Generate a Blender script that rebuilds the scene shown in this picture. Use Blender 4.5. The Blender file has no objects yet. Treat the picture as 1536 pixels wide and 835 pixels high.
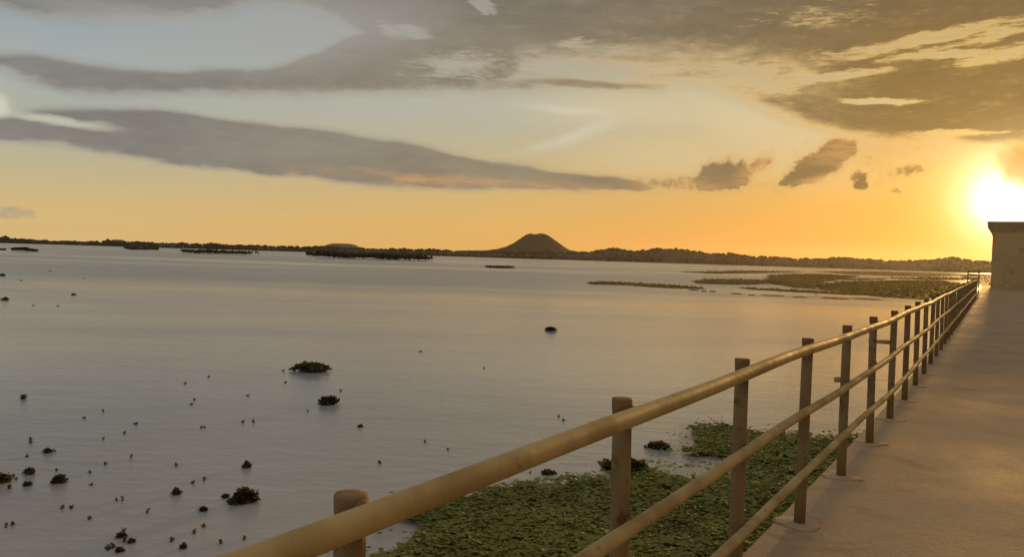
import bpy, bmesh, math, random
import numpy as np
from mathutils import Vector, Matrix

R = math.radians
random.seed(7)
rng = np.random.default_rng(7)
scene = bpy.context.scene
col = scene.collection

# ------------------------------------------------------------------ camera
# The walkway surface is z = 0, the lake lies 2.37 m below it; +Y is the way the camera faces.
EYE = 1.63
WATER = -2.37
DECK = -0.05                    # the walkway surface
F = 1205.0                      # focal length in pixels of the 1536 px wide photograph
PITCH, ROLL = -1.61, 1.76
cam_d = bpy.data.cameras.new('camera')
cam_d.sensor_width = 36.0
cam_d.lens = 36.0 * F / 1536.0
cam_d.clip_start = 0.05
cam_d.clip_end = 40000
cam = bpy.data.objects.new('camera', cam_d)
col.objects.link(cam)
CM = (Matrix.Translation((0, 0, EYE)) @ Matrix.Rotation(R(90 + PITCH), 4, 'X') @ Matrix.Rotation(R(ROLL), 4, 'Z'))
cam.matrix_world = CM
scene.camera = cam
CR = CM.to_3x3()


def ray(px, py):
    return (CR @ Vector(((px - 768.0) / F, (417.5 - py) / F, -1.0))).normalized()


def azel(px, py):
    d = ray(px, py)
    return math.degrees(math.atan2(d.x, d.y)), math.degrees(math.asin(d.z))


def on_plane(px, py, z=WATER):
    d = ray(px, py)
    t = (z - EYE) / d.z
    return Vector((d.x * t, d.y * t, z))


def horizon_y(px):
    return 360.0 + 0.0308 * px


def px_per_m(p):
    v = CM.inverted() @ Vector(p)
    return F / -v.z


def at_dist(px, py, dist):
    d = ray(px, py)
    t = dist / math.hypot(d.x, d.y)
    return Vector((d.x * t, d.y * t, EYE + d.z * t))


# ------------------------------------------------------------------ colour helper
def lin(r, g, b, k=1.0):
    f = lambda c: ((c / 255.0) / 12.92 if c <= 10.3 else (((c / 255.0) + 0.055) / 1.055) ** 2.4) * k
    return (f(r), f(g), f(b), 1.0)


# ------------------------------------------------------------------ world: evening sky with clouds
SUN_AZ, SUN_EL = azel(1512, 298)
WS = 0.1                                   # background strength
world = bpy.data.worlds.new('World')
scene.world = world
world.use_nodes = True
nt = world.node_tree
nt.nodes.clear()


class G:
    """small helper around a node tree"""

    def __init__(self, nt):
        self.nt = nt

    def n(self, t, **kw):
        nd = self.nt.nodes.new(t)
        for k, v in kw.items():
            setattr(nd, k, v)
        return nd

    def put(self, sock, v):
        if isinstance(v, bpy.types.NodeSocket):
            self.nt.links.new(v, sock)
        else:
            sock.default_value = v

    def m(self, op, a, b=0.0, c=0.0, clamp=False):
        nd = self.n('ShaderNodeMath', operation=op, use_clamp=clamp)
        for s, v in zip(nd.inputs, (a, b, c)):
            self.put(s, v)
        return nd.outputs[0]

    def vm(self, op, a, b=(0, 0, 0)):
        nd = self.n('ShaderNodeVectorMath', operation=op)
        self.put(nd.inputs[0], a)
        self.put(nd.inputs[1], b)
        return nd.outputs[0] if op not in ('LENGTH', 'DOT_PRODUCT') else nd.outputs['Value']

    def rng(self, v, a, b, c=0.0, d=1.0, smooth=True):
        nd = self.n('ShaderNodeMapRange', interpolation_type='SMOOTHSTEP' if smooth else 'LINEAR')
        for s, x in zip(nd.inputs, (v, a, b, c, d)):
            self.put(s, x)
        return nd.outputs[0]

    def mix(self, f, a, b, mode='MIX'):
        nd = self.n('ShaderNodeMix', data_type='RGBA', blend_type=mode)
        self.put(nd.inputs[0], f)
        self.put(nd.inputs[6], a)
        self.put(nd.inputs[7], b)
        return nd.outputs[2]

    def ramp(self, v, stops):
        nd = self.n('ShaderNodeValToRGB')
        cr = nd.color_ramp
        while len(cr.elements) < len(stops):
            cr.elements.new(0.5)
        for e, (p, c) in zip(cr.elements, stops):
            e.position = p
            e.color = c
        self.put(nd.inputs[0], v)
        return nd.outputs[0]

    def noise(self, vec, scale, detail=4.0, rough=0.55, dist=0.0):
        nd = self.n('ShaderNodeTexNoise')
        self.put(nd.inputs['Vector'], vec)
        nd.inputs['Scale'].default_value = scale
        nd.inputs['Detail'].default_value = detail
        nd.inputs['Roughness'].default_value = rough
        nd.inputs['Distortion'].default_value = dist
        return nd.outputs[0]

    def xyz(self, x, y, z=0.0):
        nd = self.n('ShaderNodeCombineXYZ')
        for s, v in zip(nd.inputs, (x, y, z)):
            self.put(s, v)
        return nd.outputs[0]


g = G(nt)
tc = g.n('ShaderNodeTexCoord').outputs['Generated']
sep = g.n('ShaderNodeSeparateXYZ')
nt.links.new(tc, sep.inputs[0])
AZ = g.m('MULTIPLY', g.m('ARCTAN2', sep.outputs[0], sep.outputs[1]), 57.29578)
EL = g.m('MULTIPLY', g.m('ARCSINE', sep.outputs[2]), 57.29578)

# ragged cloud edges: direction bent by noise
nv = g.xyz(g.m('MULTIPLY', AZ, 0.10), g.m('MULTIPLY', EL, 0.32), 3.1)
n1 = g.m('SUBTRACT', g.noise(nv, 1.6, 5, 0.6), 0.5)
n2 = g.m('SUBTRACT', g.noise(g.vm('ADD', nv, (7.3, 2.2, 1.0)), 1.1, 4, 0.55), 0.5)
nf = g.m('SUBTRACT', g.noise(g.vm('ADD', nv, (1.3, 9.2, 4.0)), 5.0, 5, 0.65), 0.5)
UW = g.m('ADD', AZ, g.m('MULTIPLY', n2, 3.0))
VW = g.m('ADD', g.m('ADD', EL, g.m('MULTIPLY', n1, 0.9)), g.m('MULTIPLY', nf, 0.35))
UVW = g.xyz(UW, VW)
# rounder warp for the small heaped clouds
hv = g.xyz(g.m('MULTIPLY', AZ, 0.45), g.m('MULTIPLY', EL, 0.5), 8.0)
h1 = g.m('SUBTRACT', g.noise(hv, 1.3, 5, 0.6), 0.5)
h2 = g.m('SUBTRACT', g.noise(g.vm('ADD', hv, (4.0, 2.0, 1.0)), 1.3, 5, 0.6), 0.5)
hf = g.m('SUBTRACT', g.noise(g.vm('ADD', hv, (2.0, 5.0, 3.0)), 4.0, 5, 0.6), 0.5)
UVH = g.xyz(g.m('ADD', AZ, g.m('MULTIPLY', h1, 1.7)), g.m('ADD', EL, g.m('MULTIPLY', h2, 1.3)))

# angular distance from the sun
sd = Vector((math.sin(R(SUN_AZ)) * math.cos(R(SUN_EL)), math.cos(R(SUN_AZ)) * math.cos(R(SUN_EL)), math.sin(R(SUN_EL))))
TH = g.m('MULTIPLY', g.m('ARCCOSINE', g.m('MINIMUM', g.vm('DOT_PRODUCT', tc, tuple(sd)), 1.0)), 57.29578)

# clear-sky colours by elevation at three azimuths, unseen top stops brightened as fill light (0..30 degrees -> 0..1)
E30 = g.m('DIVIDE', EL, 30.0, clamp=True)


def stops(*l):
    return [(e / 30.0, lin(*c)) for e, c in l]


left = g.ramp(E30, stops((0, (240, 200, 130)), (2.0, (222, 190, 130)), (4.5, (198, 184, 146)), (7, (180, 178, 158)), (10, (172, 178, 172)), (14, (156, 168, 174)), (19, (142, 150, 156)), (30, (226, 232, 240))))
mid = g.ramp(E30, stops((0, (238, 180, 92)), (2.0, (230, 181, 103)), (4.5, (214, 180, 118)), (7, (196, 180, 142)), (9.5, (186, 182, 160)), (12, (184, 182, 164)), (16, (160, 160, 152)), (20, (146, 148, 146)), (30, (228, 230, 232))))
right = g.ramp(E30, stops((0, (238, 140, 48)), (1.2, (236, 148, 56)), (3.0, (226, 156, 66)), (5.0, (220, 168, 84)), (7, (212, 176, 110)), (10, (204, 184, 138)), (14, (180, 164, 122)), (20, (146, 134, 108)), (30, (228, 222, 208))))
azm, _ = azel(768, 300)
azl, _ = azel(120, 250)
azr, _ = azel(1330, 320)
base = g.mix(g.rng(AZ, azl, azm, smooth=False), left, mid)
base = g.mix(g.rng(AZ, azm, azr, smooth=False), base, right)

# physical sky: a small share of the colour all round, mostly the ramps
sky = g.n('ShaderNodeTexSky', sky_type='NISHITA')
sky.sun_disc = False
sky.sun_elevation = R(SUN_EL)
sky.sun_rotation = R(SUN_AZ)
sky.air_density = 1.2
sky.dust_density = 2.0
sky10 = g.mix(1.0, sky.outputs[0], (WS, WS, WS, 1), 'MULTIPLY')
front = g.rng(g.m('ABSOLUTE', g.m('SUBTRACT', AZ, 5.0)), 60.0, 120.0, 0.94, 0.88)
base = g.mix(front, sky10, base)

# glow of the low sun in the sky
def glow(width, k, c):
    v = g.m('MULTIPLY', g.m('EXPONENT', g.m('MULTIPLY', TH, -1.0 / width)), k)
    return g.mix(1.0, g.xyz(v, v, v), lin(*c), 'MULTIPLY')


base = g.mix(1.0, base, glow(6.5, 0.12, (255, 186, 66)), 'ADD')

# clouds -------------------------------------------------------------
def curve(pts, bottom=0.0):
    """elevation of a cloud edge along the azimuth"""
    nd = g.n('ShaderNodeFloatCurve')
    g.put(nd.inputs['Value'], g.m('DIVIDE', g.m('ADD', UW, 50.0), 100.0, clamp=True))
    c = nd.mapping.curves[0]
    pp = [((a + 50) / 100.0, (e + 5.0) / 40.0) for a, e in (azel(*p) for p in pts)]
    pp.sort()
    while len(c.points) < len(pp):
        c.points.new(0.5, 0.5)
    for q, p in zip(c.points, pp):
        q.location = p
        q.handle_type = 'AUTO'
    nd.mapping.use_clip = False
    nd.mapping.extend = 'HORIZONTAL'
    nd.mapping.update()
    return g.m('SUBTRACT', g.m('MULTIPLY', nd.outputs[0], 40.0), 5.0)


def band(top, bot, st=0.35, sb=0.5, x0=None, x1=None, sx=2.0):
    a = g.rng(g.m('SUBTRACT', curve(top), VW), -st, st) if top else 1.0
    b = g.rng(g.m('SUBTRACT', VW, curve(bot)), -sb, sb)
    m = g.m('MULTIPLY', a, b) if top else b
    if x0 is not None:
        m = g.m('MULTIPLY', m, g.rng(UW, azel(x0, 200)[0] - sx, azel(x0, 200)[0] + sx))
    if x1 is not None:
        m = g.m('MULTIPLY', m, g.rng(UW, azel(x1, 200)[0] + sx, azel(x1, 200)[0] - sx))
    return m


def blob(px, py, wx, wy, rot=0.0, soft=0.35, k=1.0, src=None):
    """elliptic puff, half sizes in photo pixels (0.047 degree each)"""
    a, e = azel(px, py)
    nd = g.n('ShaderNodeMapping', vector_type='TEXTURE')
    nt.links.new(src or UVW, nd.inputs[0])
    nd.inputs[1].default_value = (a, e, 0)
    nd.inputs[2].default_value = (0, 0, R(rot))
    s = 1 / 0.047
    nd.inputs[3].default_value = (wx / s, wy / s, 1)
    return g.rng(g.vm('LENGTH', nd.outputs[0]), 1 + soft, 1 - soft, 0.0, k)


def union(*ms):
    r = ms[0]
    for m in ms[1:]:
        r = g.m('MAXIMUM', r, m)
    return r


A = band([(-200, 200), (-60, 182), (0, 178), (40, 164), (170, 160), (260, 166), (330, 176), (440, 187), (560, 203), (660, 222), (720, 238), (800, 248), (860, 258), (940, 266), (990, 277), (1010, 286)],
         [(-200, 215), (-60, 208), (0, 211), (100, 219), (160, 229), (250, 244), (330, 253), (400, 263), (480, 271), (560, 279), (640, 284), (760, 287), (900, 289), (990, 287), (1010, 285)], 0.4, 0.34, x1=1000, sx=2.2)
A = g.m('MULTIPLY', A, g.m('SUBTRACT', 1.0, blob(78, 181, 62, 6, -3, 0.7, 0.8)))
B = band([(-200, 70), (-60, 79), (0, 82), (60, 83), (130, 92), (200, 100), (300, 103), (380, 100), (430, 91), (470, 75), (500, 60), (540, 46), (600, 40), (760, 40)],
         [(-200, 95), (-60, 98), (0, 108), (40, 120), (100, 138), (200, 141), (300, 139), (400, 142), (500, 141), (620, 140), (700, 134), (760, 126), (850, 110)], 0.45, 0.7, x1=800, sx=3.0)
C = band(None, [(-400, -60), (-60, 0), (0, 12), (60, 26), (150, 30), (260, 28), (330, 18), (380, 8), (440, 8), (500, 30), (540, 60), (620, 95), (760, 122), (860, 130), (980, 128), (1050, 128), (1100, 146), (1160, 168), (1230, 190), (1280, 204), (1350, 212), (1420, 208), (1470, 222), (1530, 216), (1700, 200)], 0.4, 0.8)
D = union(blob(880, 126, 150, 9, -1, 0.7, 0.9), blob(770, 126, 120, 13, 2, 0.9, 0.8), blob(970, 88, 140, 10, -3, 0.9, 0.75))
SM = union(blob(1086, 262, 46, 25, 5, 0.45, 1.0, UVH), blob(1062, 270, 26, 16, 0, 0.45, 1.0, UVH), blob(1015, 274, 70, 12, 0, 0.7, 0.75), blob(1138, 246, 22, 13, 35, 0.7, 0.75, UVH), blob(1150, 275, 60, 5, 0, 0.7, 0.4),
           blob(1222, 250, 54, 22, 30, 0.45, 1.0, UVH), blob(1258, 226, 30, 17, 10, 0.5, 1.0, UVH), blob(1195, 268, 22, 13, 10, 0.45, 1.0, UVH),
           blob(1289, 270, 14, 14, 40, 0.4, 0.85, UVH), blob(1360, 256, 36, 12, 15, 0.7, 0.72, UVH), blob(1345, 283, 12, 6, 0, 0.6, 0.6), blob(1330, 225, 130, 16, 0, 0.9, 0.5), blob(1300, 240, 40, 12, -20, 0.9, 0.55, UVH),
           blob(15, 317, 30, 8, 0, 0.6, 0.5), blob(40, 116, 60, 6, 0, 0.7, 0.4))
HC = union(blob(1530, 252, 28, 30, 10, 0.6, 0.92, UVH), blob(1580, 250, 60, 40, 10, 0.4, 0.9, UVH))
# thinner places and bright streaks in the upper mass
TH1 = union(blob(690, 98, 70, 20, 4, 0.8, 0.55), blob(880, 105, 90, 12, -2, 0.7, 0.6), blob(600, 47, 45, 10, -4, 0.6, 0.7), blob(722, 8, 22, 9, -8, 0.6, 0.8, UVH),
            blob(1140, 118, 75, 22, -2, 0.9, 0.5), blob(1250, 113, 70, 6, 2, 0.6, 0.7), blob(1325, 153, 44, 5, -4, 0.6, 0.95), blob(1400, 58, 120, 9, 8, 0.6, 0.6), blob(1230, 28, 70, 12, 0, 0.9, 0.4), blob(1520, 45, 80, 8, 10, 0.6, 0.6),
            blob(1410, 82, 70, 6, 3, 0.6, 0.75), blob(1510, 80, 60, 9, 6, 0.7, 0.7), blob(1430, 198, 50, 5, 0, 0.7, 0.6), blob(1290, 75, 60, 7, 6, 0.8, 0.5), blob(860, 66, 26, 7, 0, 0.7, 0.5), blob(1020, 150, 60, 6, 0, 0.8, 0.2))
tex = g.noise(g.vm('MULTIPLY', nv, (1.0, 1.5, 1.0)), 4.2, 7, 0.66, 0.4)
TN = g.m('SUBTRACT', tex, 0.5)
TF = g.m('SUBTRACT', g.noise(g.vm('MULTIPLY', nv, (1.0, 1.8, 1.0)), 9.0, 6, 0.68, 0.6), 0.5)
TH1 = g.rng(g.m('ADD', g.m('MULTIPLY', TH1, 1.15), g.m('ADD', g.m('MULTIPLY', TN, 1.3), g.m('MULTIPLY', TF, 1.5))), 0.05, 1.2)
C2 = g.m('MULTIPLY', C, g.m('SUBTRACT', 1.0, g.m('MULTIPLY', TH1, 0.85)))
TS = union(blob(930, 104, 190, 26, 0, 1.0, 0.95), blob(1080, 112, 130, 30, -8, 1.0, 0.7), blob(860, 140, 140, 18, 0, 1.0, 0.8), blob(1000, 140, 130, 22, 0, 1.0, 0.8))
TS = g.m('MULTIPLY', TS, g.rng(g.m('ADD', TN, g.m('MULTIPLY', n1, 0.8)), -0.25, 0.2, 0.4, 1.0))
C2 = g.m('MULTIPLY', C2, g.m('SUBTRACT', 1.0, g.m('MULTIPLY', TS, 0.72)))
B2 = g.m('MULTIPLY', B, g.m('SUBTRACT', 1.0, g.m('MULTIPLY', TH1, 0.75)))

# lighter bits scattered on the lit undersides near the sun side
ccol_l = lin(130, 127, 122)
ccol_m = lin(140, 129, 108)
ccol_r = lin(132, 104, 58)
cc = g.mix(g.rng(AZ, azl, azm, smooth=False), ccol_l, ccol_m)
cc = g.mix(g.rng(AZ, azm, azr, smooth=False), cc, ccol_r)
cc = g.mix(g.rng(EL, 12.0, 20.0, 0.0, 0.55), cc, lin(92, 90, 84))
shade = g.m('MULTIPLY', g.rng(tex, 0.25, 0.75, 0.92, 1.08), g.rng(n2, -0.25, 0.25, 0.88, 1.12))
cc = g.mix(1.0, cc, g.xyz(shade, shade, shade), 'MULTIPLY')
SM = g.rng(g.m('ADD', SM, g.m('MULTIPLY', g.m('ADD', g.m('MULTIPLY', TN, 0.3), hf), 0.95)), 0.14, 0.88)
AB = union(A, B2, C2, D)
AB = g.rng(g.m('ADD', AB, g.m('MULTIPLY', g.m('ADD', g.m('MULTIPLY', TN, 0.7), nf), 0.5)), -0.02, 1.02)
CLD = union(AB, SM)
edge = g.m('MULTIPLY', g.m('MULTIPLY', CLD, g.m('SUBTRACT', 1.0, CLD)), 4.0)
edge = g.m('MULTIPLY', edge, g.rng(TH, 3.0, 50.0, 0.7, 0.22))
cc = g.mix(edge, cc, g.mix(g.rng(TH, 5.0, 45.0), lin(255, 205, 110), lin(215, 205, 185)))
warm = union(blob(1140, 250, 30, 18, 30, 0.8, 0.6), blob(1310, 228, 110, 22, -5, 0.9, 0.5), blob(1240, 268, 40, 8, 20, 0.9, 0.6), blob(1015, 276, 60, 10, 0, 0.8, 0.4), blob(730, 276, 200, 8, -2, 0.9, 0.3), blob(640, 274, 60, 8, -2, 0.8, 0.45), blob(440, 262, 14, 3, 10, 0.9, 0.3), blob(1265, 262, 24, 8, 20, 0.8, 0.6), blob(1330, 235, 90, 20, 0, 0.9, 0.4), blob(920, 100, 100, 10, 0, 0.8, 0.25))
cc = g.mix(g.m('MULTIPLY', warm, g.rng(tex, 0.35, 0.6, 0.3, 1.2)), cc, lin(228, 168, 100))
base = g.mix(union(blob(1120, 190, 130, 40, -25, 0.9, 0.45), blob(960, 165, 130, 25, 0, 0.9, 0.4), blob(1000, 235, 120, 30, 0, 0.9, 0.35)), base, lin(226, 205, 160))
# thin white bits on the left
base = g.mix(union(blob(-4, 158, 13, 15, 0, 0.8, 0.7, UVH), blob(78, 181, 55, 5, -3, 0.8, 0.4), blob(860, 205, 60, 8, 20, 0.9, 0.35), blob(850, 165, 60, 5, -3, 0.8, 0.35), blob(470, 90, 60, 5, 28, 0.8, 0.5)), base, lin(222, 218, 200))
base = g.mix(g.m('MULTIPLY', CLD, 0.95), base, cc)
base = g.mix(union(blob(450, 45, 190, 45, 10, 0.7, 0.55), blob(250, 30, 140, 14, 0, 0.8, 0.5)), base, lin(168, 166, 160))
# unseen scattered cloud overhead and behind, kept bright to add fill light
ov = g.m('MULTIPLY', g.rng(g.noise(g.vm('MULTIPLY', tc, (1, 1, 2.5)), 2.6, 6, 0.6), 0.38, 0.62), g.rng(EL, 22.0, 34.0, 0.0, 0.6))
base = g.mix(ov, base, lin(196, 198, 202))
# bright heart of the sky around the sun, partly behind the last cloud
coreg = g.mix(1.0, glow(1.7, 1.75, (255, 206, 105)), glow(0.8, 9.0, (255, 248, 225)), 'ADD')
coreg = g.mix(g.m('MULTIPLY', HC, 0.93), coreg, (0, 0, 0, 1))
base = g.mix(HC, base, lin(226, 172, 84))
base = g.mix(1.0, base, coreg, 'ADD')
up = g.mix(1.0, base, (1 / WS, 1 / WS, 1 / WS, 1), 'MULTIPLY')
bg = g.n('ShaderNodeBackground')
g.put(bg.inputs[0], up)
bg.inputs[1].default_value = WS
out = g.n('ShaderNodeOutputWorld')
nt.links.new(bg.outputs[0], out.inputs[0])

# ------------------------------------------------------------------ sun, exposure
sun_d = bpy.data.lights.new('sun', 'SUN')
sun_d.energy = 2.4
sun_d.angle = R(1.5)
sun_d.color = (1.0, 0.54, 0.16)
sun = bpy.data.objects.new('sun', sun_d)
col.objects.link(sun)
sun.rotation_euler = sd.to_track_quat('Z', 'Y').to_euler()
sun.location = (30, 40, 60)
scene.view_settings.view_transform = 'Standard'
scene.view_settings.look = 'None'
scene.view_settings.exposure = 0.0
scene.view_settings.gamma = 1.0
scene.view_settings.use_curve_mapping = False
scene.cycles.max_bounces = 8
scene.cycles.volume_bounces = 0
scene.cycles.sample_clamp_indirect = 6.0


# ------------------------------------------------------------------ object helpers
def tag(o, label=None, cat=None, group=None, kind=None):
    if label:
        o['label'] = label
    if cat:
        o['category'] = cat
    if group:
        o['group'] = group
    if kind:
        o['kind'] = kind
    return o


def empty(name, loc=(0, 0, 0)):
    o = bpy.data.objects.new(name, None)
    o.location = loc
    o.empty_display_size = 0.2
    col.objects.link(o)
    return o


def mesh_obj(name, verts, faces, mat, parent=None, smooth=False, loc=None):
    me = bpy.data.meshes.new(name)
    me.from_pydata([tuple(v) for v in verts], [], [tuple(f) for f in faces])
    me.materials.append(mat)
    if smooth:
        me.polygons.foreach_set('use_smooth', [True] * len(me.polygons))
    me.update()
    o = bpy.data.objects.new(name, me)
    col.objects.link(o)
    if parent:
        o.parent = parent
    if loc is not None:
        o.location = loc
    return o


def bm_obj(name, bm, mat, parent=None, smooth=False, loc=None):
    me = bpy.data.meshes.new(name)
    bm.normal_update()
    bm.to_mesh(me)
    bm.free()
    me.materials.append(mat)
    if smooth:
        me.polygons.foreach_set('use_smooth', [True] * len(me.polygons))
    o = bpy.data.objects.new(name, me)
    col.objects.link(o)
    if parent:
        o.parent = parent
    if loc is not None:
        o.location = loc
    return o


# ------------------------------------------------------------------ materials
def material(name):
    m = bpy.data.materials.new(name)
    m.use_nodes = True
    t = m.node_tree
    b = t.nodes['Principled BSDF']
    return m, G(t), b


def water_mat():
    m, q, b = material('lake_water')
    pos = q.n('ShaderNodeNewGeometry').outputs['Position']
    # silt-laden water with drifting paler and darker reaches
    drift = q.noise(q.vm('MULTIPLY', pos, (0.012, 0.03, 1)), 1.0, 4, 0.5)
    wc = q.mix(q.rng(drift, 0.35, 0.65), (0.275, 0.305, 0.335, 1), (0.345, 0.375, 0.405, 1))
    # paler towards the walkway: sun-side brightness of the water painted into its colour
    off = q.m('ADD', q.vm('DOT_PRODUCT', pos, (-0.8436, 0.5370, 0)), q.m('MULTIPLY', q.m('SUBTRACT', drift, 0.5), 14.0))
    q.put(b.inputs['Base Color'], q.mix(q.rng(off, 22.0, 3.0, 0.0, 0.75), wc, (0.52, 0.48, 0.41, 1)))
    # wind-ruffled and calmer lanes
    lane = q.noise(q.vm('MULTIPLY', pos, (0.006, 0.022, 1)), 1.0, 5, 0.6)
    q.put(b.inputs['Roughness'], q.rng(lane, 0.38, 0.68, 0.33, 0.17))
    b.inputs['IOR'].default_value = 1.6
    w1 = q.noise(q.vm('MULTIPLY', pos, (1.6, 3.2, 1)), 1.0, 3, 0.6, 0.3)
    w2 = q.noise(q.vm('MULTIPLY', pos, (0.25, 0.5, 1)), 1.0, 2, 0.5)
    h = q.m('ADD', q.m('MULTIPLY', w1, 0.021), q.m('MULTIPLY', w2, 0.036))
    bp = q.n('ShaderNodeBump')
    bp.inputs['Strength'].default_value = 0.8
    bp.inputs['Distance'].default_value = 1.0
    q.put(bp.inputs['Height'], h)
    q.nt.links.new(bp.outputs[0], b.inputs['Normal'])
    return m


def leaf_mat(name, c1, c2, scale=3.0, trans=0.3, rough=0.45, dead=None):
    m, q, b = material(name)
    pos = q.n('ShaderNodeNewGeometry').outputs['Position']
    f = q.noise(pos, scale, 4, 0.65)
    c = q.mix(q.rng(f, 0.35, 0.65), c1, c2)
    if dead:
        c = q.mix(q.rng(q.noise(pos, 7.0, 4, 0.6), 0.60, 0.68, 0.0, 0.85), c, dead)
        c = q.mix(q.rng(q.noise(q.vm('ADD', pos, (9, 4, 1)), 0.55, 4, 0.6), 0.50, 0.70, 0.0, 0.5), c, (0.15, 0.125, 0.035, 1))
    b.inputs['Specular IOR Level'].default_value = 0.25
    q.put(b.inputs['Base Color'], c)
    b.inputs['Roughness'].default_value = rough
    tr = q.n('ShaderNodeBsdfTranslucent')
    q.put(tr.inputs[0], c)
    mx = q.n('ShaderNodeMixShader')
    mx.inputs[0].default_value = trans
    q.nt.links.new(b.outputs[0], mx.inputs[1])
    q.nt.links.new(tr.outputs[0], mx.inputs[2])
    q.nt.links.new(mx.outputs[0], q.nt.nodes['Material Output'].inputs[0])
    return m


def concrete_mat(name, c1, c2, rough=0.8, spec=0.5):
    m, q, b = material(name)
    b.inputs['Specular IOR Level'].default_value = spec
    pos = q.n('ShaderNodeNewGeometry').outputs['Position']
    a = q.noise(pos, 0.55, 6, 0.62)
    s = q.noise(pos, 26.0, 5, 0.7)
    st = q.noise(q.vm('ADD', pos, (5, 3, 0)), 1.7, 5, 0.6, 0.6)
    c = q.mix(q.rng(a, 0.32, 0.68), c1, c2)
    c = q.mix(q.rng(q.noise(q.vm('ADD', pos, (1, 8, 0)), 5.0, 6, 0.7), 0.56, 0.70, 0.0, 0.4), c, tuple(min(1, x * 1.3) for x in c2[:3]) + (1,))
    c = q.mix(q.rng(st, 0.52, 0.70, 0.0, 0.6), c, tuple(x * 0.62 for x in c1[:3]) + (1,))
    c = q.mix(q.rng(s, 0.3, 0.7, 0.0, 0.28), c, tuple(x * 0.7 for x in c1[:3]) + (1,))
    q.put(b.inputs['Base Color'], c)
    q.put(b.inputs['Roughness'], q.rng(a, 0.3, 0.7, rough - 0.12, rough + 0.1))
    bp = q.n('ShaderNodeBump')
    bp.inputs['Strength'].default_value = 0.5
    bp.inputs['Distance'].default_value = 0.012
    q.put(bp.inputs['Height'], q.m('ADD', s, q.m('MULTIPLY', st, 1.2)))
    q.nt.links.new(bp.outputs[0], b.inputs['Normal'])
    return m


def paint_mat(name, c, dirt, rust, rough=0.42, rust_at=0.62):
    m, q, b = material(name)
    pos = q.n('ShaderNodeNewGeometry').outputs['Position']
    a = q.noise(pos, 3.5, 6, 0.62)
    r = q.noise(q.vm('ADD', pos, (3, 1, 2)), 9.0, 6, 0.68)
    cc = q.mix(q.rng(a, 0.38, 0.66), c, dirt)
    rf = q.rng(r, rust_at, rust_at + 0.06)
    cc = q.mix(rf, cc, rust)
    q.put(b.inputs['Base Color'], cc)
    b.inputs['Specular IOR Level'].default_value = 0.35
    q.put(b.inputs['Roughness'], q.m('ADD', q.rng(a, 0.3, 0.7, rough - 0.08, rough + 0.12), q.m('MULTIPLY', rf, 0.3)))
    bp = q.n('ShaderNodeBump')
    bp.inputs['Strength'].default_value = 0.35
    bp.inputs['Distance'].default_value = 0.006
    q.put(bp.inputs['Height'], q.m('ADD', a, q.m('MULTIPLY', r, 0.6)))
    q.nt.links.new(bp.outputs[0], b.inputs['Normal'])
    return m


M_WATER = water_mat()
M_DECK = concrete_mat('walkway_concrete', (0.37, 0.255, 0.145, 1), (0.49, 0.355, 0.22, 1), rough=0.76, spec=0.35)
M_PATCH = concrete_mat('footing_mortar', (0.42, 0.295, 0.175, 1), (0.55, 0.40, 0.26, 1))
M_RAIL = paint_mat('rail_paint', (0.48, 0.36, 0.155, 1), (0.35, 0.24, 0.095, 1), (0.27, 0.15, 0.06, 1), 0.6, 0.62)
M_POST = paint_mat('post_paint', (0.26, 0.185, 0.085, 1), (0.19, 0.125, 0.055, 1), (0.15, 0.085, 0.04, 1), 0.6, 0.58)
M_CAP = paint_mat('post_cap_rust', (0.25, 0.16, 0.075, 1), (0.18, 0.11, 0.05, 1), (0.24, 0.11, 0.045, 1), 0.75, 0.54)
M_WALL = concrete_mat('building_plaster', (0.52, 0.38, 0.18, 1), (0.58, 0.43, 0.21, 1))
M_ROOF = concrete_mat('roof_concrete', (0.40, 0.30, 0.16, 1), (0.46, 0.35, 0.19, 1))
M_DARK, _q, _b = material('dark_opening')
_b.inputs['Base Color'].default_value = (0.04, 0.035, 0.03, 1)
_b.inputs['Roughness'].default_value = 0.3
M_NEAR = leaf_mat('hyacinth_leaf', (0.18, 0.195, 0.032, 1), (0.25, 0.27, 0.055, 1), 1.2, 0.15, 0.7, (0.26, 0.19, 0.075, 1))
M_BED = leaf_mat('hyacinth_bed', (0.15, 0.15, 0.035, 1), (0.19, 0.185, 0.05, 1), 5.0, 0.0, 0.8)
M_CLUMP = leaf_mat('floating_leaf', (0.10, 0.095, 0.045, 1), (0.14, 0.13, 0.065, 1), 4.0, 0.35, 0.7)
M_MARSH = leaf_mat('marsh_leaf', (0.21, 0.165, 0.045, 1), (0.30, 0.235, 0.07, 1), 0.12, 0.5, 0.7)
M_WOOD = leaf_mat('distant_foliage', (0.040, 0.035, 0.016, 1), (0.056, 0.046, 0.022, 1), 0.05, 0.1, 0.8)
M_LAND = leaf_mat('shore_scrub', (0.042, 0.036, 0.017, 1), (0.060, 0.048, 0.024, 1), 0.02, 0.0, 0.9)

# ------------------------------------------------------------------ lake
S = 5000.0
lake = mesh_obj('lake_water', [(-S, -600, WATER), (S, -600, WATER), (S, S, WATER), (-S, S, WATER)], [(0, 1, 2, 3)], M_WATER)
tag(lake, 'wide muddy grey lake under an evening sky', 'lake', kind='structure')

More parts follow.
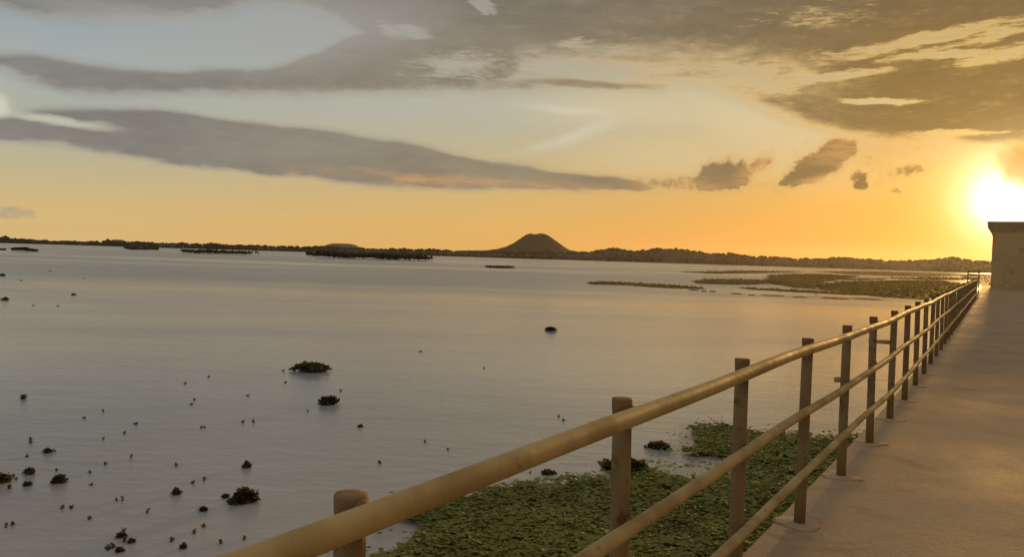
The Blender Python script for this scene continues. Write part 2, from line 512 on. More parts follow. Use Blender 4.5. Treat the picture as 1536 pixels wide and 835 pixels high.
# ------------------------------------------------------------------ far shore, hill and woods
SKY = [(-700, 356), (-300, 357), (0, 358), (60, 360), (130, 362), (200, 363), (260, 364), (330, 367), (400, 368), (480, 370), (520, 371), (600, 373), (680, 375), (725, 377), (800, 378), (855, 378), (880, 377), (900, 373), (920, 372), (945, 376), (965, 376), (985, 372), (1010, 372), (1040, 375), (1060, 379), (1100, 381), (1135, 385), (1180, 385), (1190, 388), (1250, 388), (1290, 388), (1330, 391), (1400, 391), (1430, 388), (1460, 392), (1490, 393), (1600, 394), (1900, 402), (2400, 415)]
sk_x = np.array([p[0] for p in SKY], float)
sk_y = np.array([p[1] for p in SKY], float)
D0, DC = 1300.0, 1480.0


def crest(px):
    y = np.interp(px, sk_x, sk_y)
    return max(0.8, (horizon_y(px) - y) / F * DC - 2.5 + EYE - WATER)


def wob(x, s):
    return math.sin(x * 0.013 * s + 1) + 0.6 * math.sin(x * 0.037 * s + 2) + 0.4 * math.sin(x * 0.091 * s + 0.3)


verts, faces, cols = [], [], []
xs = np.arange(-700, 2401, 6.0)
rows = [(-25, -1.5), (0, 0.0), (12, 0.12), (60, 0.40), (120, 0.75), (180, 1.0), (300, 0.8), (600, 0.5), (1500, 0.0)]
for px in xs:
    h = crest(px)
    d = ray(px, horizon_y(px))
    u = Vector((d.x, d.y, 0)).normalized()
    off = 22 * wob(px, 1.0)
    for dd, k in rows:
        z = WATER + (h * k if k >= 0 else k) + (0.25 if dd >= 0 else 0)
        p = u * (D0 + dd + off * (1 if dd < 100 else 0.3))
        verts.append((p.x, p.y, z))
nr = len(rows)
for i in range(len(xs) - 1):
    for j in range(nr - 1):
        a = i * nr + j
        faces.append((a, a + nr, a + nr + 1, a + 1))
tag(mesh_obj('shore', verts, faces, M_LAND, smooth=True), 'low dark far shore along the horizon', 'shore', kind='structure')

# the flat-topped cone hill
HP = [(640, 379), (700, 376), (725, 376.2), (745, 374), (760, 370), (772, 364), (780, 358), (787, 353.5), (794, 350.8), (802, 352.4), (810, 350.9), (818, 352), (826, 357), (835, 363), (843, 369), (852, 375), (862, 377), (900, 384)]
DH = 2100.0
hx = np.array([p[0] for p in HP], float)
hy = np.array([p[1] for p in HP], float)
verts, faces = [], []
xs2 = np.arange(640, 901, 3.0)
deps = np.linspace(-150, 150, 41)
for px in xs2:
    h = (horizon_y(px) - np.interp(px, hx, hy)) / F * DH + EYE - WATER
    d = ray(px, horizon_y(px))
    u = Vector((d.x, d.y, 0)).normalized()
    for dp in deps:
        k = max(0.0, 1 - abs(dp / 150.0) ** 1.6)
        k = min(1.0, k * 1.1)
        z = WATER - 1 + (h + 1) * k + 0.5 * math.sin(px * 1.7 + dp * 0.21) * math.sin(dp * 0.13 + px * 0.3) * k
        p = u * (DH + dp)
        verts.append((p.x, p.y, z))
nr = len(deps)
for i in range(len(xs2) - 1):
    for j in range(nr - 1):
        a = i * nr + j
        faces.append((a, a + nr, a + nr + 1, a + 1))
tag(mesh_obj('hill', verts, faces, M_LAND, smooth=True), 'flat topped cone hill rising alone behind the far shore', 'hill', kind='structure')

# very distant low hills seen only as pale humps
verts, faces = [], []
for (x0, x1, yt, dist) in ((478, 545, 364.5, 4300), (160, 192, 359.5, 4300)):
    n = 16
    b0 = len(verts)
    for i in range(n + 1):
        t = i / n
        px = x0 + (x1 - x0) * t
        hh = (horizon_y(px) - yt) / F * dist * (math.sin(math.pi * t) ** 0.6) * (1 + 0.08 * math.sin(9 * t)) + EYE - WATER
        u = Vector((ray(px, 370).x, ray(px, 370).y, 0)).normalized()
        for dd, k in ((-300, -0.02), (-150, 0.7), (0, 1.0), (300, -0.02)):
            p = u * (dist + dd)
            verts.append((p.x, p.y, WATER + hh * k))
    for i in range(n):
        for j in range(3):
            a = b0 + i * 4 + j
            faces.append((a, a + 4, a + 5, a + 1))
tag(mesh_obj('hills', verts, faces, M_LAND, smooth=True), 'faint pale humps far beyond the shore', 'hills', kind='structure')

# leaf clumps: deformed icosahedra, merged
_bm = bmesh.new()
bmesh.ops.create_icosphere(_bm, subdivisions=1, radius=1.0)
ICO_V = np.array([v.co[:] for v in _bm.verts])
ICO_F = np.array([[v.index for v in f.verts] for f in _bm.faces])
_bm.free()


def clumps(centers, radii, squash=0.8):
    V, Fc = [], []
    k = len(ICO_V)
    for i, (c, r) in enumerate(zip(centers, radii)):
        j = ICO_V * (1 + rng.normal(0, 0.22, (k, 1))) * np.array([r, r, r * squash])
        V.append(j + np.array(c))
        Fc.append(ICO_F + i * k)
    return np.concatenate(V), np.concatenate(Fc)


cs, rs = [], []
for _ in range(5200):
    px = rng.uniform(-250, 1640)
    h = crest(px)
    u = ray(px, horizon_y(px))
    u = Vector((u.x, u.y, 0)).normalized()
    dd = rng.choice([rng.uniform(2, 30), rng.uniform(0, 185), rng.uniform(150, 185)])
    k = np.interp(dd, [r[0] for r in rows], [max(0, r[1]) for r in rows])
    off = 22 * wob(px, 1.0) * (1 if dd < 100 else 0.3)
    r = rng.uniform(1.3, 2.8) * (0.6 if dd < 6 else 1)
    r *= 0.7 + 0.55 * max(0, wob(px * 3.1, 1.0) / 2 + 0.5)
    if rng.random() < 0.02:
        r *= 1.5
    p = u * (D0 + dd + off)
    cs.append((p.x, p.y, WATER + h * k + r * 0.55))
    rs.append(r)
v, f = clumps(cs, rs)
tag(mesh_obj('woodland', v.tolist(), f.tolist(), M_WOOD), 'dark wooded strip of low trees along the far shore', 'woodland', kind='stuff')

cs, rs = [], []
for _ in range(1500):
    px = rng.uniform(700, 865)
    dp = rng.uniform(-140, 20)
    h = (horizon_y(px) - np.interp(px, hx, hy)) / F * DH + EYE - WATER
    k = min(1.0, max(0.0, 1 - abs(dp / 150.0) ** 1.6) * 1.1)
    u = ray(px, horizon_y(px))
    u = Vector((u.x, u.y, 0)).normalized() * (DH + dp)
    r = rng.uniform(1.0, 2.3)
    cs.append((u.x, u.y, WATER - 1 + (h + 1) * k + r * 0.1 - 0.6))
    rs.append(r)
v, f = clumps(cs, rs, 0.7)
tag(mesh_obj('scrub', v.tolist(), f.tolist(), M_WOOD), 'dark scrub covering the slopes of the cone hill', 'scrub', kind='stuff')

# ------------------------------------------------------------------ leaves and floating plants
LEAF = np.array([[0, 0, 0], [0.42, 0.30, 0.05], [0.46, 0.68, 0.04], [0, 1.0, -0.06], [-0.46, 0.68, 0.04], [-0.42, 0.30, 0.05]])
LEAF_F = np.array([[0, 1, 2, 3], [0, 3, 4, 5]])


def leaves(pos, size, tilt, squash=1.0, roll=0.35):
    """pos Nx3, size N, tilt N (0 flat .. 90 upright) -> verts, faces of bent leaf blades"""
    n = len(pos)
    az = rng.uniform(0, 2 * math.pi, n)
    rl = rng.normal(0, roll, n)
    t = np.radians(tilt)
    L = LEAF[None] * np.asarray(size)[:, None, None]
    x, y, z = L[..., 0] * squash, L[..., 1], L[..., 2]
    x2 = x * np.cos(rl)[:, None] + z * np.sin(rl)[:, None]
    z2 = -x * np.sin(rl)[:, None] + z * np.cos(rl)[:, None]
    y3 = y * np.cos(t)[:, None] - z2 * np.sin(t)[:, None]
    z3 = y * np.sin(t)[:, None] + z2 * np.cos(t)[:, None]
    X = x2 * np.cos(az)[:, None] - y3 * np.sin(az)[:, None]
    Y = x2 * np.sin(az)[:, None] + y3 * np.cos(az)[:, None]
    V = np.stack([X, Y, z3], -1) + np.asarray(pos)[:, None, :]
    Fc = LEAF_F[None] + (np.arange(n) * 6)[:, None, None]
    return V.reshape(-1, 3), Fc.reshape(-1, 4)


def merge(*vf):
    V, Fc, o = [], [], 0
    for v, f in vf:
        V += [tuple(p) for p in v]
        Fc += [tuple(int(i) + o for i in q) for q in f]
        o = len(V)
    return V, Fc


def inside(poly, P):
    x, y = P[:, 0], P[:, 1]
    r = np.zeros(len(P), bool)
    n = len(poly)
    for i in range(n):
        x1, y1 = poly[i]
        x2, y2 = poly[(i + 1) % n]
        c = ((y1 > y) != (y2 > y)) & (x < (x2 - x1) * (y - y1) / (y2 - y1 + 1e-12) + x1)
        r ^= c
    return r


def rough_poly(pts, amp, step):
    """subdivide an outline and roughen it"""
    out = []
    n = len(pts)
    for i in range(n):
        a, b = np.array(pts[i]), np.array(pts[(i + 1) % n])
        L = np.linalg.norm(b - a)
        k = max(1, int(L / step))
        nrm = np.array([-(b - a)[1], (b - a)[0]]) / (L + 1e-9)
        for j in range(k):
            out.append(a + (b - a) * j / k + nrm * rng.normal(0, amp))
    return out


def slab(poly, z0, z1):
    n = len(poly)
    V = [(p[0], p[1], z1) for p in poly] + [(p[0], p[1], z0) for p in poly]
    Fc = [tuple(range(n))] + [(i, i + n, (i + 1) % n + n, (i + 1) % n) for i in range(n)]
    return V, Fc


def vnoise(P, s, seed=0):
    """cheap smooth pseudo noise 0..1"""
    x, y = P[:, 0] * s, P[:, 1] * s
    v = np.sin(x * 1.3 + 2.1 * np.sin(y * 0.9 + seed) + seed) + np.sin(y * 1.7 + 1.6 * np.sin(x * 1.1 + seed * 2)) + 0.6 * np.sin(x * 3.1 + y * 2.7 + seed) + 0.4 * np.sin(x * 5.3 - y * 6.1)
    return v / 6.0 + 0.5


def mat_plants(name, pix, label, cat, n, size, height, mat, group=None, kind=None, amp=0.3, step=1.2, thin=0.0, tilt=(20, 80), world_poly=None):
    P0 = world_poly or [on_plane(*p) for p in pix]
    poly = [(p[0], p[1]) for p in P0]
    cen = np.mean(np.array(poly), 0)
    rp = rough_poly(poly, amp, step)
    lo, hi = np.min(rp, 0), np.max(rp, 0)
    Q = np.zeros((0, 2))
    while len(Q) < n:
        c = rng.uniform(lo, hi, (n * 3, 2))
        c = c[inside(rp, c)]
        if thin:
            c = c[vnoise(c * np.array([0.35, 0.35]), 1.0, 3) * 0.6 + 0.4 * vnoise(c, 0.08, 6) > thin * rng.uniform(0.6, 1.4, len(c))]
        Q = np.concatenate([Q, c])
    Q = Q[:n]
    height *= 0.5 if mat == M_MARSH else 1
    hgt = height * (0.35 + 0.65 * vnoise(Q, 0.9 if height < 0.6 else 0.2, 1)) * rng.uniform(0.5, 1.0, n)
    pos = np.column_stack([Q - cen, np.clip(hgt - size * 0.5, 0.01, None)])
    sz = rng.uniform(0.6, 1.25, n) * size
    lv = leaves(pos, sz, rng.uniform(tilt[0], tilt[1], n))
    rpl = [(p[0] - cen[0], p[1] - cen[1]) for p in rp]
    parts = [lv]
    o = None
    if thin == 0:
        parts.append(slab(rpl, -0.2, 0.03))
    V, Fc = merge(*parts)
    o = mesh_obj(name, V, Fc, mat, loc=(cen[0], cen[1], WATER))
    tag(o, label, cat, group, kind)
    return o


# fence line geometry first: direction of the walkway
TA = math.atan2(*ray(1535, 408).xy)
DIR = Vector((math.sin(TA), math.cos(TA), 0))
LEFT = Vector((-math.cos(TA), math.sin(TA), 0))
A_POST, A_RAIL, A_EDGE = 1.156, 1.100, 1.31


def bend(t):
    """the walkway swings gently left beyond ten metres"""
    s = t - 10.0
    return 0.0255 * (math.sqrt(s * s + 9.0) + s) / 2.0 - 0.0255 * 0.22


def way(t, a, z=0.0):
    p = DIR * t + LEFT * (a + bend(t))
    return Vector((p.x, p.y, z))


T_END = 57.0

# big green raft of plants beside the walkway
edge_pts = [way(t, A_EDGE + 0.05) for t in (21.5, 18, 15, 12, 9, 6, 4)]
near_out = [on_plane(*p) for p in ((470, 900), (540, 850), (575, 815), (612, 786), (655, 764), (700, 742), (745, 736), (800, 737), (850, 727), (890, 716), (930, 722), (985, 716), (1040, 708), (1085, 704), (1060, 690), (1035, 690), (1050, 672), (1034, 655), (1072, 642), (1105, 650), (1140, 656), (1190, 656), (1242, 664))]
PW = near_out + edge_pts
raft_poly = [(p.x, p.y) for p in PW]


POOLS = [(on_plane(*p), a, b) for p, a, b in (((1018, 700), 0.85, 1.0), ((1062, 697), 0.6, 0.7), ((1048, 712), 0.45, 0.4), ((1088, 703), 0.4, 0.5), ((600, 800), 0.3, 0.4), ((1180, 716), 0.2, 0.2))]


def cover(c):
    """above 0 where plants cover the water: open pools and small gaps are negative"""
    v = vnoise(c, 2.3, 3) * 0.6 + 0.5 * vnoise(c, 7.0, 5) - 0.27
    for p, a, b in POOLS:
        d = np.sqrt(((c[:, 0] - p.x) / a) ** 2 + ((c[:, 1] - p.y) / b) ** 2) + 0.5 * (vnoise(c, 4.0, 8) - 0.5)
        v = np.where(d < 1.0, -0.3, v)
    return v


def build_raft():
    cen = np.mean(np.array(raft_poly), 0)
    rp = rough_poly(raft_poly, 0.22, 0.45)
    lo, hi = np.min(rp, 0), np.max(rp, 0)
    c = rng.uniform(lo, hi, (150000, 2))
    c = c[inside(rp, c)]
    keep = cover(c) > rng.uniform(-0.12, 0.12, len(c))
    c = c[keep][:48000]
    bp_ = np.array(rp)[rng.integers(0, len(rp), 5200)] + rng.normal(0, 0.28, (5200, 2))
    bp_ = bp_[vnoise(bp_, 3.0, 9) > 0.45]
    c = np.concatenate([c, bp_])
    latp = c[:, 0] * LEFT.x + c[:, 1] * LEFT.y
    c = c[latp > A_EDGE + 0.12]
    n = len(c)
    hmap = 0.06 + 0.13 * vnoise(c, 0.6, 2) ** 1.5 + 0.04 * vnoise(c, 3.5, 4)
    z = hmap * rng.uniform(0.75, 1.0, n)
    pos = np.column_stack([c - cen, z])
    sz = 0.035 + 0.075 * rng.random(n) ** 2
    lv = leaves(pos, sz, np.abs(rng.normal(0, 15, n)) - 4, roll=0.12)
    V, Fc = merge(lv)
    raft = mesh_obj('water_hyacinths', V, Fc, M_NEAR, loc=(cen[0], cen[1], WATER))
    tag(raft, 'green carpet of floating water plants beside the walkway railing', 'water plants', kind='stuff')
    # matted roots and dead leaves just above the surface, broken by small pools
    P = np.array(rp)
    cells, V, Fc = 0.16, [], []
    gx = np.arange(lo[0], hi[0], cells)
    gy = np.arange(lo[1], hi[1], cells)
    grid = np.array([(x, y) for x in gx for y in gy])
    ok = inside(rp, grid) & (cover(grid) > 0.0)
    gset = {(int(round((x - lo[0]) / cells)), int(round((y - lo[1]) / cells))) for x, y in grid[ok]}
    vid = {}

    def vv(i, j):
        if (i, j) not in vid:
            vid[(i, j)] = len(V)
            V.append((lo[0] + i * cells - cen[0] + rng.normal(0, 0.045), lo[1] + j * cells - cen[1] + rng.normal(0, 0.045), 0.035 + abs(rng.normal(0, 0.02))))
        return vid[(i, j)]

    for i, j in gset:
        Fc.append((vv(i, j), vv(i + 1, j), vv(i + 1, j + 1), vv(i, j + 1)))
    bed = mesh_obj('root_mat', V, Fc, M_BED, parent=raft)
    return raft


build_raft()


def island(px, py, wpx, hpx, label, group=None, name='reed_island', cat='island', mat=None, dens=1.0):
    """low vegetated island: (px,py) its waterline centre, sizes in photo pixels"""
    p = on_plane(px, py)
    k = px_per_m(p)
    W, H = wpx / k, hpx / k
    dep = min(W * 0.5, 14.0)
    n = 18
    right_v = Vector((p.y, -p.x, 0)).normalized()
    fw = Vector((p.x, p.y, 0)).normalized()
    pts = []
    for i in range(n):
        a = 2 * math.pi * i / n
        rr = 1 + rng.normal(0, 0.10)
        q = right_v * (math.cos(a) * W * 0.5 * rr) + fw * (math.sin(a) * dep * rr + dep)
        pts.append((p.x + q.x, p.y + q.y, 0))
    return mat_plants(name, None, label, cat, int(900 * dens), H * 0.45, H, mat or M_WOOD, group, amp=dep * 0.04, step=W / 30, tilt=(35, 88), world_poly=pts)


ISL = 'reed islands near the far shore'
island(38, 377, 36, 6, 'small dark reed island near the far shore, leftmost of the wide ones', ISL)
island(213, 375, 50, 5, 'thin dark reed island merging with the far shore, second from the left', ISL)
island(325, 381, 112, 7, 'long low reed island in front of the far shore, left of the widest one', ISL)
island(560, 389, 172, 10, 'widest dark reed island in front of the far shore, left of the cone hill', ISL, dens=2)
island(470, 384, 20, 6, 'small reed island touching the left end of the widest island', ISL)
island(749, 402, 44, 4, 'flat dark strip of reeds on the water below the cone hill', ISL)
island(3, 375, 10, 4, 'tiny reed island at the left picture edge near the far shore', ISL)

# marsh mats on the right
MG = 'marsh mats on the right of the lake'


def marsh(pix, label, n=900, size=0.45, height=0.7):
    return mat_plants('marsh_mat', pix, label, 'marsh plants', n, size, height, M_MARSH, MG, amp=0.8, step=4.0, tilt=(5, 60))


marsh([(1224, 427), (1262, 422), (1330, 421), (1408, 421), (1446, 426), (1420, 440), (1386, 450), (1335, 446), (1270, 438), (1232, 434)], 'largest olive mat of marsh plants, close to the far part of the railing', 2600, 0.5, 0.7)
marsh([(1155, 413), (1190, 411), (1226, 411), (1290, 414), (1262, 419), (1228, 425), (1226, 433), (1190, 432), (1168, 427), (1150, 420)], 'pale olive mat of marsh plants joined to the left of the largest mat', 1500, 0.5, 0.6)
marsh([(1035, 423), (1060, 419), (1110, 419), (1160, 420), (1168, 426), (1110, 427), (1060, 426)], 'dark narrow strip of marsh plants left of the pale olive mat', 900, 0.4, 0.7)
marsh([(866, 424), (900, 422.5), (950, 424), (1000, 427), (1040, 430), (1055, 433), (1000, 432), (940, 428), (890, 426.5)], 'long thin line of marsh plants trailing furthest left across the water', 800, 0.3, 0.5)
marsh([(1220, 407), (1300, 406.5), (1400, 409), (1476, 413), (1400, 415), (1340, 414), (1270, 411)], 'far flat band of marsh plants behind the largest mat', 1200, 0.7, 1.0)
marsh([(1330, 417), (1400, 416), (1470, 417.5), (1440, 420), (1380, 419.5)], 'narrow band of marsh plants between the far band and the largest mat', 700, 0.6, 0.7)
marsh([(1020, 408), (1120, 406), (1210, 407.5), (1150, 409.5), (1070, 410.5)], 'faint far strip of marsh plants in open water right of the cone hill', 700, 0.6, 0.6)
marsh([(1440, 413), (1475, 411), (1500, 411), (1500, 440), (1478, 432), (1462, 424)], 'marsh plants behind the far end of the railing beside the building', 1200, 0.5, 0.7)
marsh([(1105, 431.5), (1165, 434), (1225, 437), (1300, 441), (1345, 444.5), (1280, 442.5), (1200, 438.5), (1140, 434.5)], 'thin slanting streak of marsh plants just below the largest mat', 600, 0.3, 0.5)
marsh([(1255, 418.2), (1330, 418), (1325, 419.3), (1270, 419.8)], 'short thin streak of marsh plants in the gap above the largest mat', 300, 0.4, 0.5)
for (x, y, w) in ((1041, 435.5, 14), (1056, 437, 8), (1069, 437.5, 8), (1105, 441, 16), (1128, 443, 10), (1160, 444, 34), (1200, 446, 22), (1252, 448, 40), (1300, 449, 40)):
    island(x, y, w, 2.5, 'small low tuft in the broken row of marsh plants below the olive mats', 'tufts in the broken marsh row', 'marsh_tuft', 'marsh plants', M_MARSH, 0.12)


def clump(px, py, wpx, hpx, label, group):
    """rounded floating plant: dark cushion with leaves; (px,py) is its middle in the photo"""
    p = on_plane(px, py + hpx * 0.35)
    k = px_per_m(p)
    W = wpx / k
    H = max(0.05, hpx / k * 0.75)
    dep = max(W * 0.6, 0.1)
    n = int(np.clip(wpx * 9, 26, 560)) if wpx >= 9 else int(rng.integers(5, 14))
    fw = Vector((p.x, p.y, 0)).normalized()
    a = rng.uniform(0, 2 * math.pi, n)
    r = np.sqrt(rng.uniform(0, 1, n))
    lump = 0.75 + 0.25 * np.sin(a * 3 + rng.uniform(0, 6)) + 0.12 * np.sin(a * 7)
    x = np.cos(a) * r * W * 0.47 * lump
    y = np.sin(a) * r * dep * 0.47 * lump
    z = H * np.sqrt(np.clip(1 - r ** 2, 0, 1)) * rng.uniform(0.1, 0.9, n)
    ang = math.atan2(-fw.x, fw.y)
    X = x * math.cos(ang) - y * math.sin(ang)
    Y = x * math.sin(ang) + y * math.cos(ang)
    ls = np.clip(0.17 * W, 0.04, 0.16)
    lv = leaves(np.column_stack([X, Y, z]), rng.uniform(0.6, 1.2, n) * ls, rng.uniform(0, 65, n))
    parts = [lv]
    if True:
        kv = ICO_V * (1 + rng.normal(0, 0.1, (len(ICO_V), 1))) * np.array([W * 0.40, dep * 0.40, H * 0.6])
        X = kv[:, 0] * math.cos(ang) - kv[:, 1] * math.sin(ang)
        Y = kv[:, 0] * math.sin(ang) + kv[:, 1] * math.cos(ang)
        parts.append((np.column_stack([X, Y, kv[:, 2]]), ICO_F))
    V, Fc = merge(*parts)
    o = mesh_obj('water_hyacinth', V, Fc, M_CLUMP, loc=(p.x, p.y, WATER))
    return tag(o, label, 'water plant', group)


CG = 'floating plants drifting on the open lake'
for a in ((467, 551, 62, 15, 'long double humped plant island, widest one on the open lake'),
          (492, 600, 34, 17, 'rounded plant clump just below the long double humped one'),
          (366, 743, 48, 26, 'plump dark plant clump nearest the lower end of the railing'),
          (338, 743, 12, 7, 'tiny plant tuft touching the left side of the plump dark clump'),
          (825, 493, 20, 8, 'lone flat plant clump far out below the cone hill'),
          (370, 696, 18, 13, 'small spiky plant tuft above the plump dark clump'),
          (264, 736, 17, 14, 'small ragged plant left of the plump dark clump'),
          (305, 763, 15, 7, 'flat little plant lower left of the plump dark clump'),
          (89, 717, 26, 18, 'ragged broad plant clump, rightmost of the cluster at the left edge'),
          (4, 716, 30, 18, 'rounded plant clump cut by the left picture edge'),
          (45, 705, 20, 15, 'upright plant tuft in the middle of the left edge cluster'),
          (41, 725, 13, 8, 'small flat plant just below the upright tuft of the left cluster'),
          (72, 675, 17, 9, 'wide low plant above the cluster at the left edge'),
          (35, 594, 11, 10, 'single compact dark plant alone on the left side of the lake'),
          (8, 448, 14, 5, 'dark flat plant at the far left below the reed islands'),
          (4, 412, 10, 5, 'small dark plant at the left edge beneath the pale water streak'),
          (990, 669, 42, 10, 'narrow floating plant strip just beyond the green carpet'),
          (940, 700, 72, 26, 'rounded plant mound behind the second railing post at the carpet edge'),
          (822, 708, 26, 6, 'thin floating plant line off the edge of the green carpet'),
          (181, 802, 15, 8, 'topmost pair of plants in the little group at the bottom left'),
          (179, 824, 13, 7, 'lowest plant in the little group at the bottom left'),
          (197, 811, 10, 6, 'right hand plant in the little group at the bottom left'),
          (540, 638, 9, 5, 'tiny plant alone to the lower right of the rounded clump'),
          (275, 819, 10, 6, 'tiny plant near the lower end of the top rail'),
          ):
    clump(*a, CG)
SP = [(278, 574, 6), (126, 626, 5), (204, 635, 7), (155, 616, 4), (187, 649, 4), (155, 657, 5), (46, 658, 6), (46, 663, 7), (40, 683, 7), (20, 713, 5), (25, 717, 5), (85, 705, 4), (14, 731, 5), (137, 726, 7), (197, 685, 4), (158, 695, 5), (135, 707, 4), (175, 749, 4), (184, 749, 4), (94, 761, 5), (107, 760, 7), (134, 777, 7), (221, 767, 5), (9, 789, 4), (19, 786, 4), (185, 795, 8), (187, 811, 7), (162, 823, 6), (169, 820, 5), (306, 718, 6), (290, 724, 4), (264, 697, 5), (306, 789, 5), (291, 798, 6), (257, 810, 6), (331, 813, 5), (366, 807, 6), (302, 640, 5), (307, 640, 4), (364, 632, 5), (380, 632, 6), (372, 592, 6), (287, 605, 7), (292, 599, 4), (313, 564, 5), (425, 555, 6), (428, 573, 5), (511, 585, 5), (462, 616, 4), (631, 526, 7), (570, 693, 6), (638, 662, 4), (672, 673, 5), (838, 624, 6), (845, 630, 4), (726, 551, 4), (795, 708, 5), (110, 441, 9), (87, 458, 7), (50, 457, 8), (75, 406, 7), (32, 420, 7), (127, 417, 7)]
for (x, y, w) in SP:
    w *= rng.uniform(0.75, 1.05)
    clump(x, y, w, w * rng.uniform(0.3, 0.6) if y > 500 else w * 0.35, 'tiny dark speck of floating plant on the open water', 'tiny plant specks on the lake')

# ------------------------------------------------------------------ walkway
ts = [-8.0] + list(np.arange(-4, T_END + 50.1, 1.0))
prof = [(A_EDGE - 0.03, -4.0), (A_EDGE - 0.03, -0.33), (A_EDGE, -0.33), (A_EDGE, DECK - 0.02), (A_EDGE - 0.02, DECK), (-5.2, DECK), (-5.22, DECK - 0.02), (-5.22, -4.0)]
verts, faces = [], []
for t in ts:
    for a, z in prof:
        p = way(t, a if a > 0 else a, z)
        verts.append(tuple(p))
n = len(prof)
for i in range(len(ts) - 1):
    for j in range(n - 1):
        a = i * n + j
        faces.append((a, a + 1, a + n + 1, a + n))
faces.append(tuple(range(n)))
faces.append(tuple((len(ts) - 1) * n + k for k in reversed(range(n))))
walk = mesh_obj('walkway', verts, faces, M_DECK)
tag(walk, 'brown concrete walkway running beside the railing to the building', 'walkway', kind='structure')


# ------------------------------------------------------------------ railing
def tube(name, pts, r, mat, parent, seg=14, jitter=0.0, caps=True):
    bm = bmesh.new()
    rings = []
    N = len(pts)
    for i, p in enumerate(pts):
        p = Vector(p)
        tg = (Vector(pts[min(i + 1, N - 1)]) - Vector(pts[max(i - 1, 0)])).normalized()
        sx = tg.cross(Vector((0, 0, 1)))
        if sx.length < 1e-4:
            sx = Vector((1, 0, 0))
        sx.normalize()
        sy = sx.cross(tg)
        rr = r * (1 + jitter * random.uniform(-1, 1))
        rings.append([bm.verts.new(p + (sx * math.cos(2 * math.pi * k / seg) + sy * math.sin(2 * math.pi * k / seg)) * rr) for k in range(seg)])
    for a, b in zip(rings, rings[1:]):
        for k in range(seg):
            bm.faces.new((a[k], a[(k + 1) % seg], b[(k + 1) % seg], b[k]))
    if caps:
        bm.faces.new(list(reversed(rings[0])))
        bm.faces.new(rings[-1])
    bmesh.ops.recalc_face_normals(bm, faces=bm.faces)
    return bm_obj(name, bm, mat, parent, smooth=True)


def lathe(name, prof, mat, parent, seg=18, wob_a=0.0, loc=None):
    bm = bmesh.new()
    ph = random.uniform(0, 6)
    rings = []
    for r, z in prof:
        rings.append([bm.verts.new((r * (1 + wob_a * math.sin(3 * 2 * math.pi * k / seg + ph) + wob_a * 0.6 * math.sin(5 * 2 * math.pi * k / seg)) * math.cos(2 * math.pi * k / seg),
                                    r * (1 + wob_a * math.sin(3 * 2 * math.pi * k / seg + ph)) * math.sin(2 * math.pi * k / seg), z)) for k in range(seg)])
    for a, b in zip(rings, rings[1:]):
        for k in range(seg):
            bm.faces.new((a[k], a[(k + 1) % seg], b[(k + 1) % seg], b[k]))
    bm.faces.new(list(reversed(rings[0])))
    bm.faces.new(rings[-1])
    o = bm_obj(name, bm, mat, parent, loc=loc)
    o.data.polygons.foreach_set('use_smooth', [len(p.vertices) == 4 for p in o.data.polygons])
    return o


railing = empty('railing', tuple(way(1.0, A_RAIL)))
tag(railing, 'long ochre pipe railing with three rails on round posts along the walkway', 'railing')
OFF = -Vector(railing.location)


def rel(p):
    return Vector(p) + OFF


def rail_pts(z, t0, t1, wobble=0.006):
    pts = []
    ph = random.uniform(0, 6)
    for t in np.arange(t0, t1 + 0.01, 0.45):
        p = way(t, A_RAIL + wobble * math.sin(t * 1.1 + ph), z + wobble * math.sin(t * 0.9 + ph * 2) - 0.004 * math.sin(t * 2.3))
        pts.append(rel(p))
    return pts


TL = T_END - 1.0
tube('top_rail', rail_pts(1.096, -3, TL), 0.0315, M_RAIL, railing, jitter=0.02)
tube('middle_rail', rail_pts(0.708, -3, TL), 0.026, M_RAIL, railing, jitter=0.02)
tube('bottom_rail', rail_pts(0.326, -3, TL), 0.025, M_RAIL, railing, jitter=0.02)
t = 1.227 - 1.35 * 2
i = 0
proto = None
posts = []
while t < TL:
    p = rel(way(t, A_POST, DECK))
    hgt = (1.125, 1.125, 1.126, 1.143)[i] - DECK if i < 4 else 1.157 + random.uniform(-0.004, 0.004) - DECK
    if proto is None or i < 9:
        ph = random.uniform(-0.006, 0.006)
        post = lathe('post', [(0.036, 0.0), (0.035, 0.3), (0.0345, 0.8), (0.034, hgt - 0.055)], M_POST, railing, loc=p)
        cap = lathe('post_cap', [(0.034, hgt - 0.055), (0.0355, hgt - 0.046), (0.0365, hgt - 0.03), (0.0372, hgt - 0.006), (0.035, hgt - 0.001), (0.02, hgt)], M_CAP, post, wob_a=random.uniform(0.02, 0.05))
        foot = lathe('footing', [(0.15, 0.0008), (0.11, 0.004), (0.06, 0.006), (0.041, 0.010)], M_PATCH, post, seg=26, wob_a=0.14)
        proto = (post, cap, foot)
    else:
        post = proto[0].copy()
        col.objects.link(post)
        post.parent = railing
        post.location = p
        for ch in proto[1:]:
            c = ch.copy()
            col.objects.link(c)
            c.parent = post
    post.rotation_euler = (random.uniform(-0.012, 0.012), random.uniform(-0.012, 0.012), random.uniform(0, 6.28))
    posts.append((t, post))
    t += 1.35 if i < 2 else 1.37 + 0.022 * (i - 2) if i < 10 else 1.52
    i += 1
# weld beads where the rails cross the nearer posts
for tt, _p in posts[1:10]:
    for zz in (1.092, 0.704, 0.322):
        c = rel(way(tt, A_RAIL + 0.030, zz))
        bw = bmesh.new()
        bmesh.ops.create_icosphere(bw, subdivisions=2, radius=1.0)
        for v_ in bw.verts:
            k_ = 1 + random.uniform(-0.08, 0.08)
            v_.co = DIR * (v_.co.x * 0.026 * k_) + LEFT * (v_.co.y * 0.016) + Vector((0, 0, v_.co.z * 0.030 * k_))
        bm_obj('weld', bw, M_CAP, railing, smooth=True, loc=c)
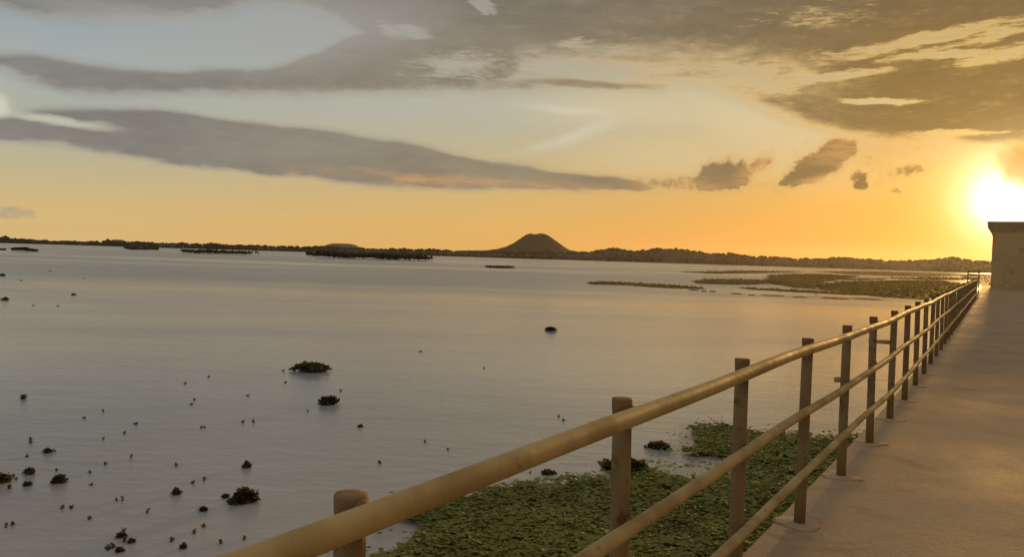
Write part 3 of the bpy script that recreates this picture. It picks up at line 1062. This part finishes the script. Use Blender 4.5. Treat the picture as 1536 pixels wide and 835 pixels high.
# short stubs of pipe sticking out over the water beside two of the posts
for (tt, z, ln) in ((posts[8][0], 0.80, 0.22), (posts[6][0], 0.72, 0.05)):
    tube('pipe_stub', [rel(way(tt, A_POST + 0.03, z)), rel(way(tt, A_POST + 0.03 + ln * 0.5, z)), rel(way(tt, A_POST + 0.03 + ln, z - 0.005))], 0.022, M_RAIL, railing, 10)
# bright end panel standing across the end of the railing
for z in (1.12, 1.36, 1.58):
    tube('end_rail', [rel(way(TL, A_RAIL - 0.05, z)), rel(way(TL, A_RAIL + 0.28, z)), rel(way(TL, A_RAIL + 0.6, z))], 0.04, M_RAIL, railing, 10)
for a in (A_RAIL - 0.02, A_RAIL + 0.56):
    tube('end_post', [rel(way(TL + 0.05, a, DECK)), rel(way(TL + 0.05, a, 0.8)), rel(way(TL + 0.05, a, 1.64))], 0.035, M_POST, railing, 10)

# ------------------------------------------------------------------ building at the end of the walkway
cl = at_dist(1487, 400, 86.0)
cl.z = DECK
bd = Vector((math.sin(TA - 0.03), math.cos(TA - 0.03), 0))
br = Vector((bd.y, -bd.x, 0))
kpx = px_per_m((cl.x, cl.y, EYE))
TOP = EYE - DECK + (horizon_y(1487) - 332.5) / kpx
bldg = empty('building', tuple(cl))
tag(bldg, 'plain block building with flat flared roof at the end of the walkway', 'building')


def prism(name, rings, mat, parent):
    """rings of four corners given as (right0, right1, depth0, depth1, z)"""
    V, Fc = [], []
    for (r0, r1, d0, d1, z) in rings:
        for rr, dd in ((r0, d0), (r1, d0), (r1, d1), (r0, d1)):
            q = br * rr + bd * dd
            V.append((q.x, q.y, z))
    for i in range(len(rings) - 1):
        for k in range(4):
            a, b = i * 4 + k, i * 4 + (k + 1) % 4
            Fc.append((a, b, b + 4, a + 4))
    Fc.append((3, 2, 1, 0))
    e = (len(rings) - 1) * 4
    Fc.append((e, e + 1, e + 2, e + 3))
    return mesh_obj(name, V, Fc, mat, parent)


prism('wall', [(0, 10.0, 0, 9, -0.02), (0, 10.0, 0, 9, TOP - 1.0)], M_WALL, bldg)
prism('roof', [(-0.03, 10.03, -0.03, 9.03, TOP - 1.0), (-0.08, 10.08, -0.08, 9.08, TOP - 0.8), (-0.46, 10.46, -0.46, 9.46, TOP - 0.16), (-0.49, 10.49, -0.49, 9.49, TOP - 0.03), (-0.42, 10.42, -0.42, 9.42, TOP)], M_ROOF, bldg)
door = prism('door', [(5.4, 6.6, -0.03, 0.1, 0.0), (5.4, 6.6, -0.03, 0.1, 2.2)], M_DARK, bldg)

# ------------------------------------------------------------------ evening haze over the lake
hz_m = bpy.data.materials.new('evening_haze')
hz_m.use_nodes = True
ht = hz_m.node_tree
ht.nodes.clear()
vol = ht.nodes.new('ShaderNodeVolumePrincipled')
vol.inputs['Color'].default_value = (0.95, 0.93, 0.90, 1)
vol.inputs['Density'].default_value = 0.000044
vol.inputs['Anisotropy'].default_value = 0.72
ho = ht.nodes.new('ShaderNodeOutputMaterial')
ht.links.new(vol.outputs[0], ho.inputs['Volume'])
hb = bmesh.new()
bmesh.ops.create_cube(hb, size=1.0)
for v_ in hb.verts:
    v_.co = Vector((v_.co.x * 2 * (S + 20), -620 if v_.co.y < 0 else S + 20, -6.5 if v_.co.z < 0 else 85.0))
tag(bm_obj('haze', hb, hz_m), 'thin warm evening haze over the whole lake', 'haze', kind='stuff')
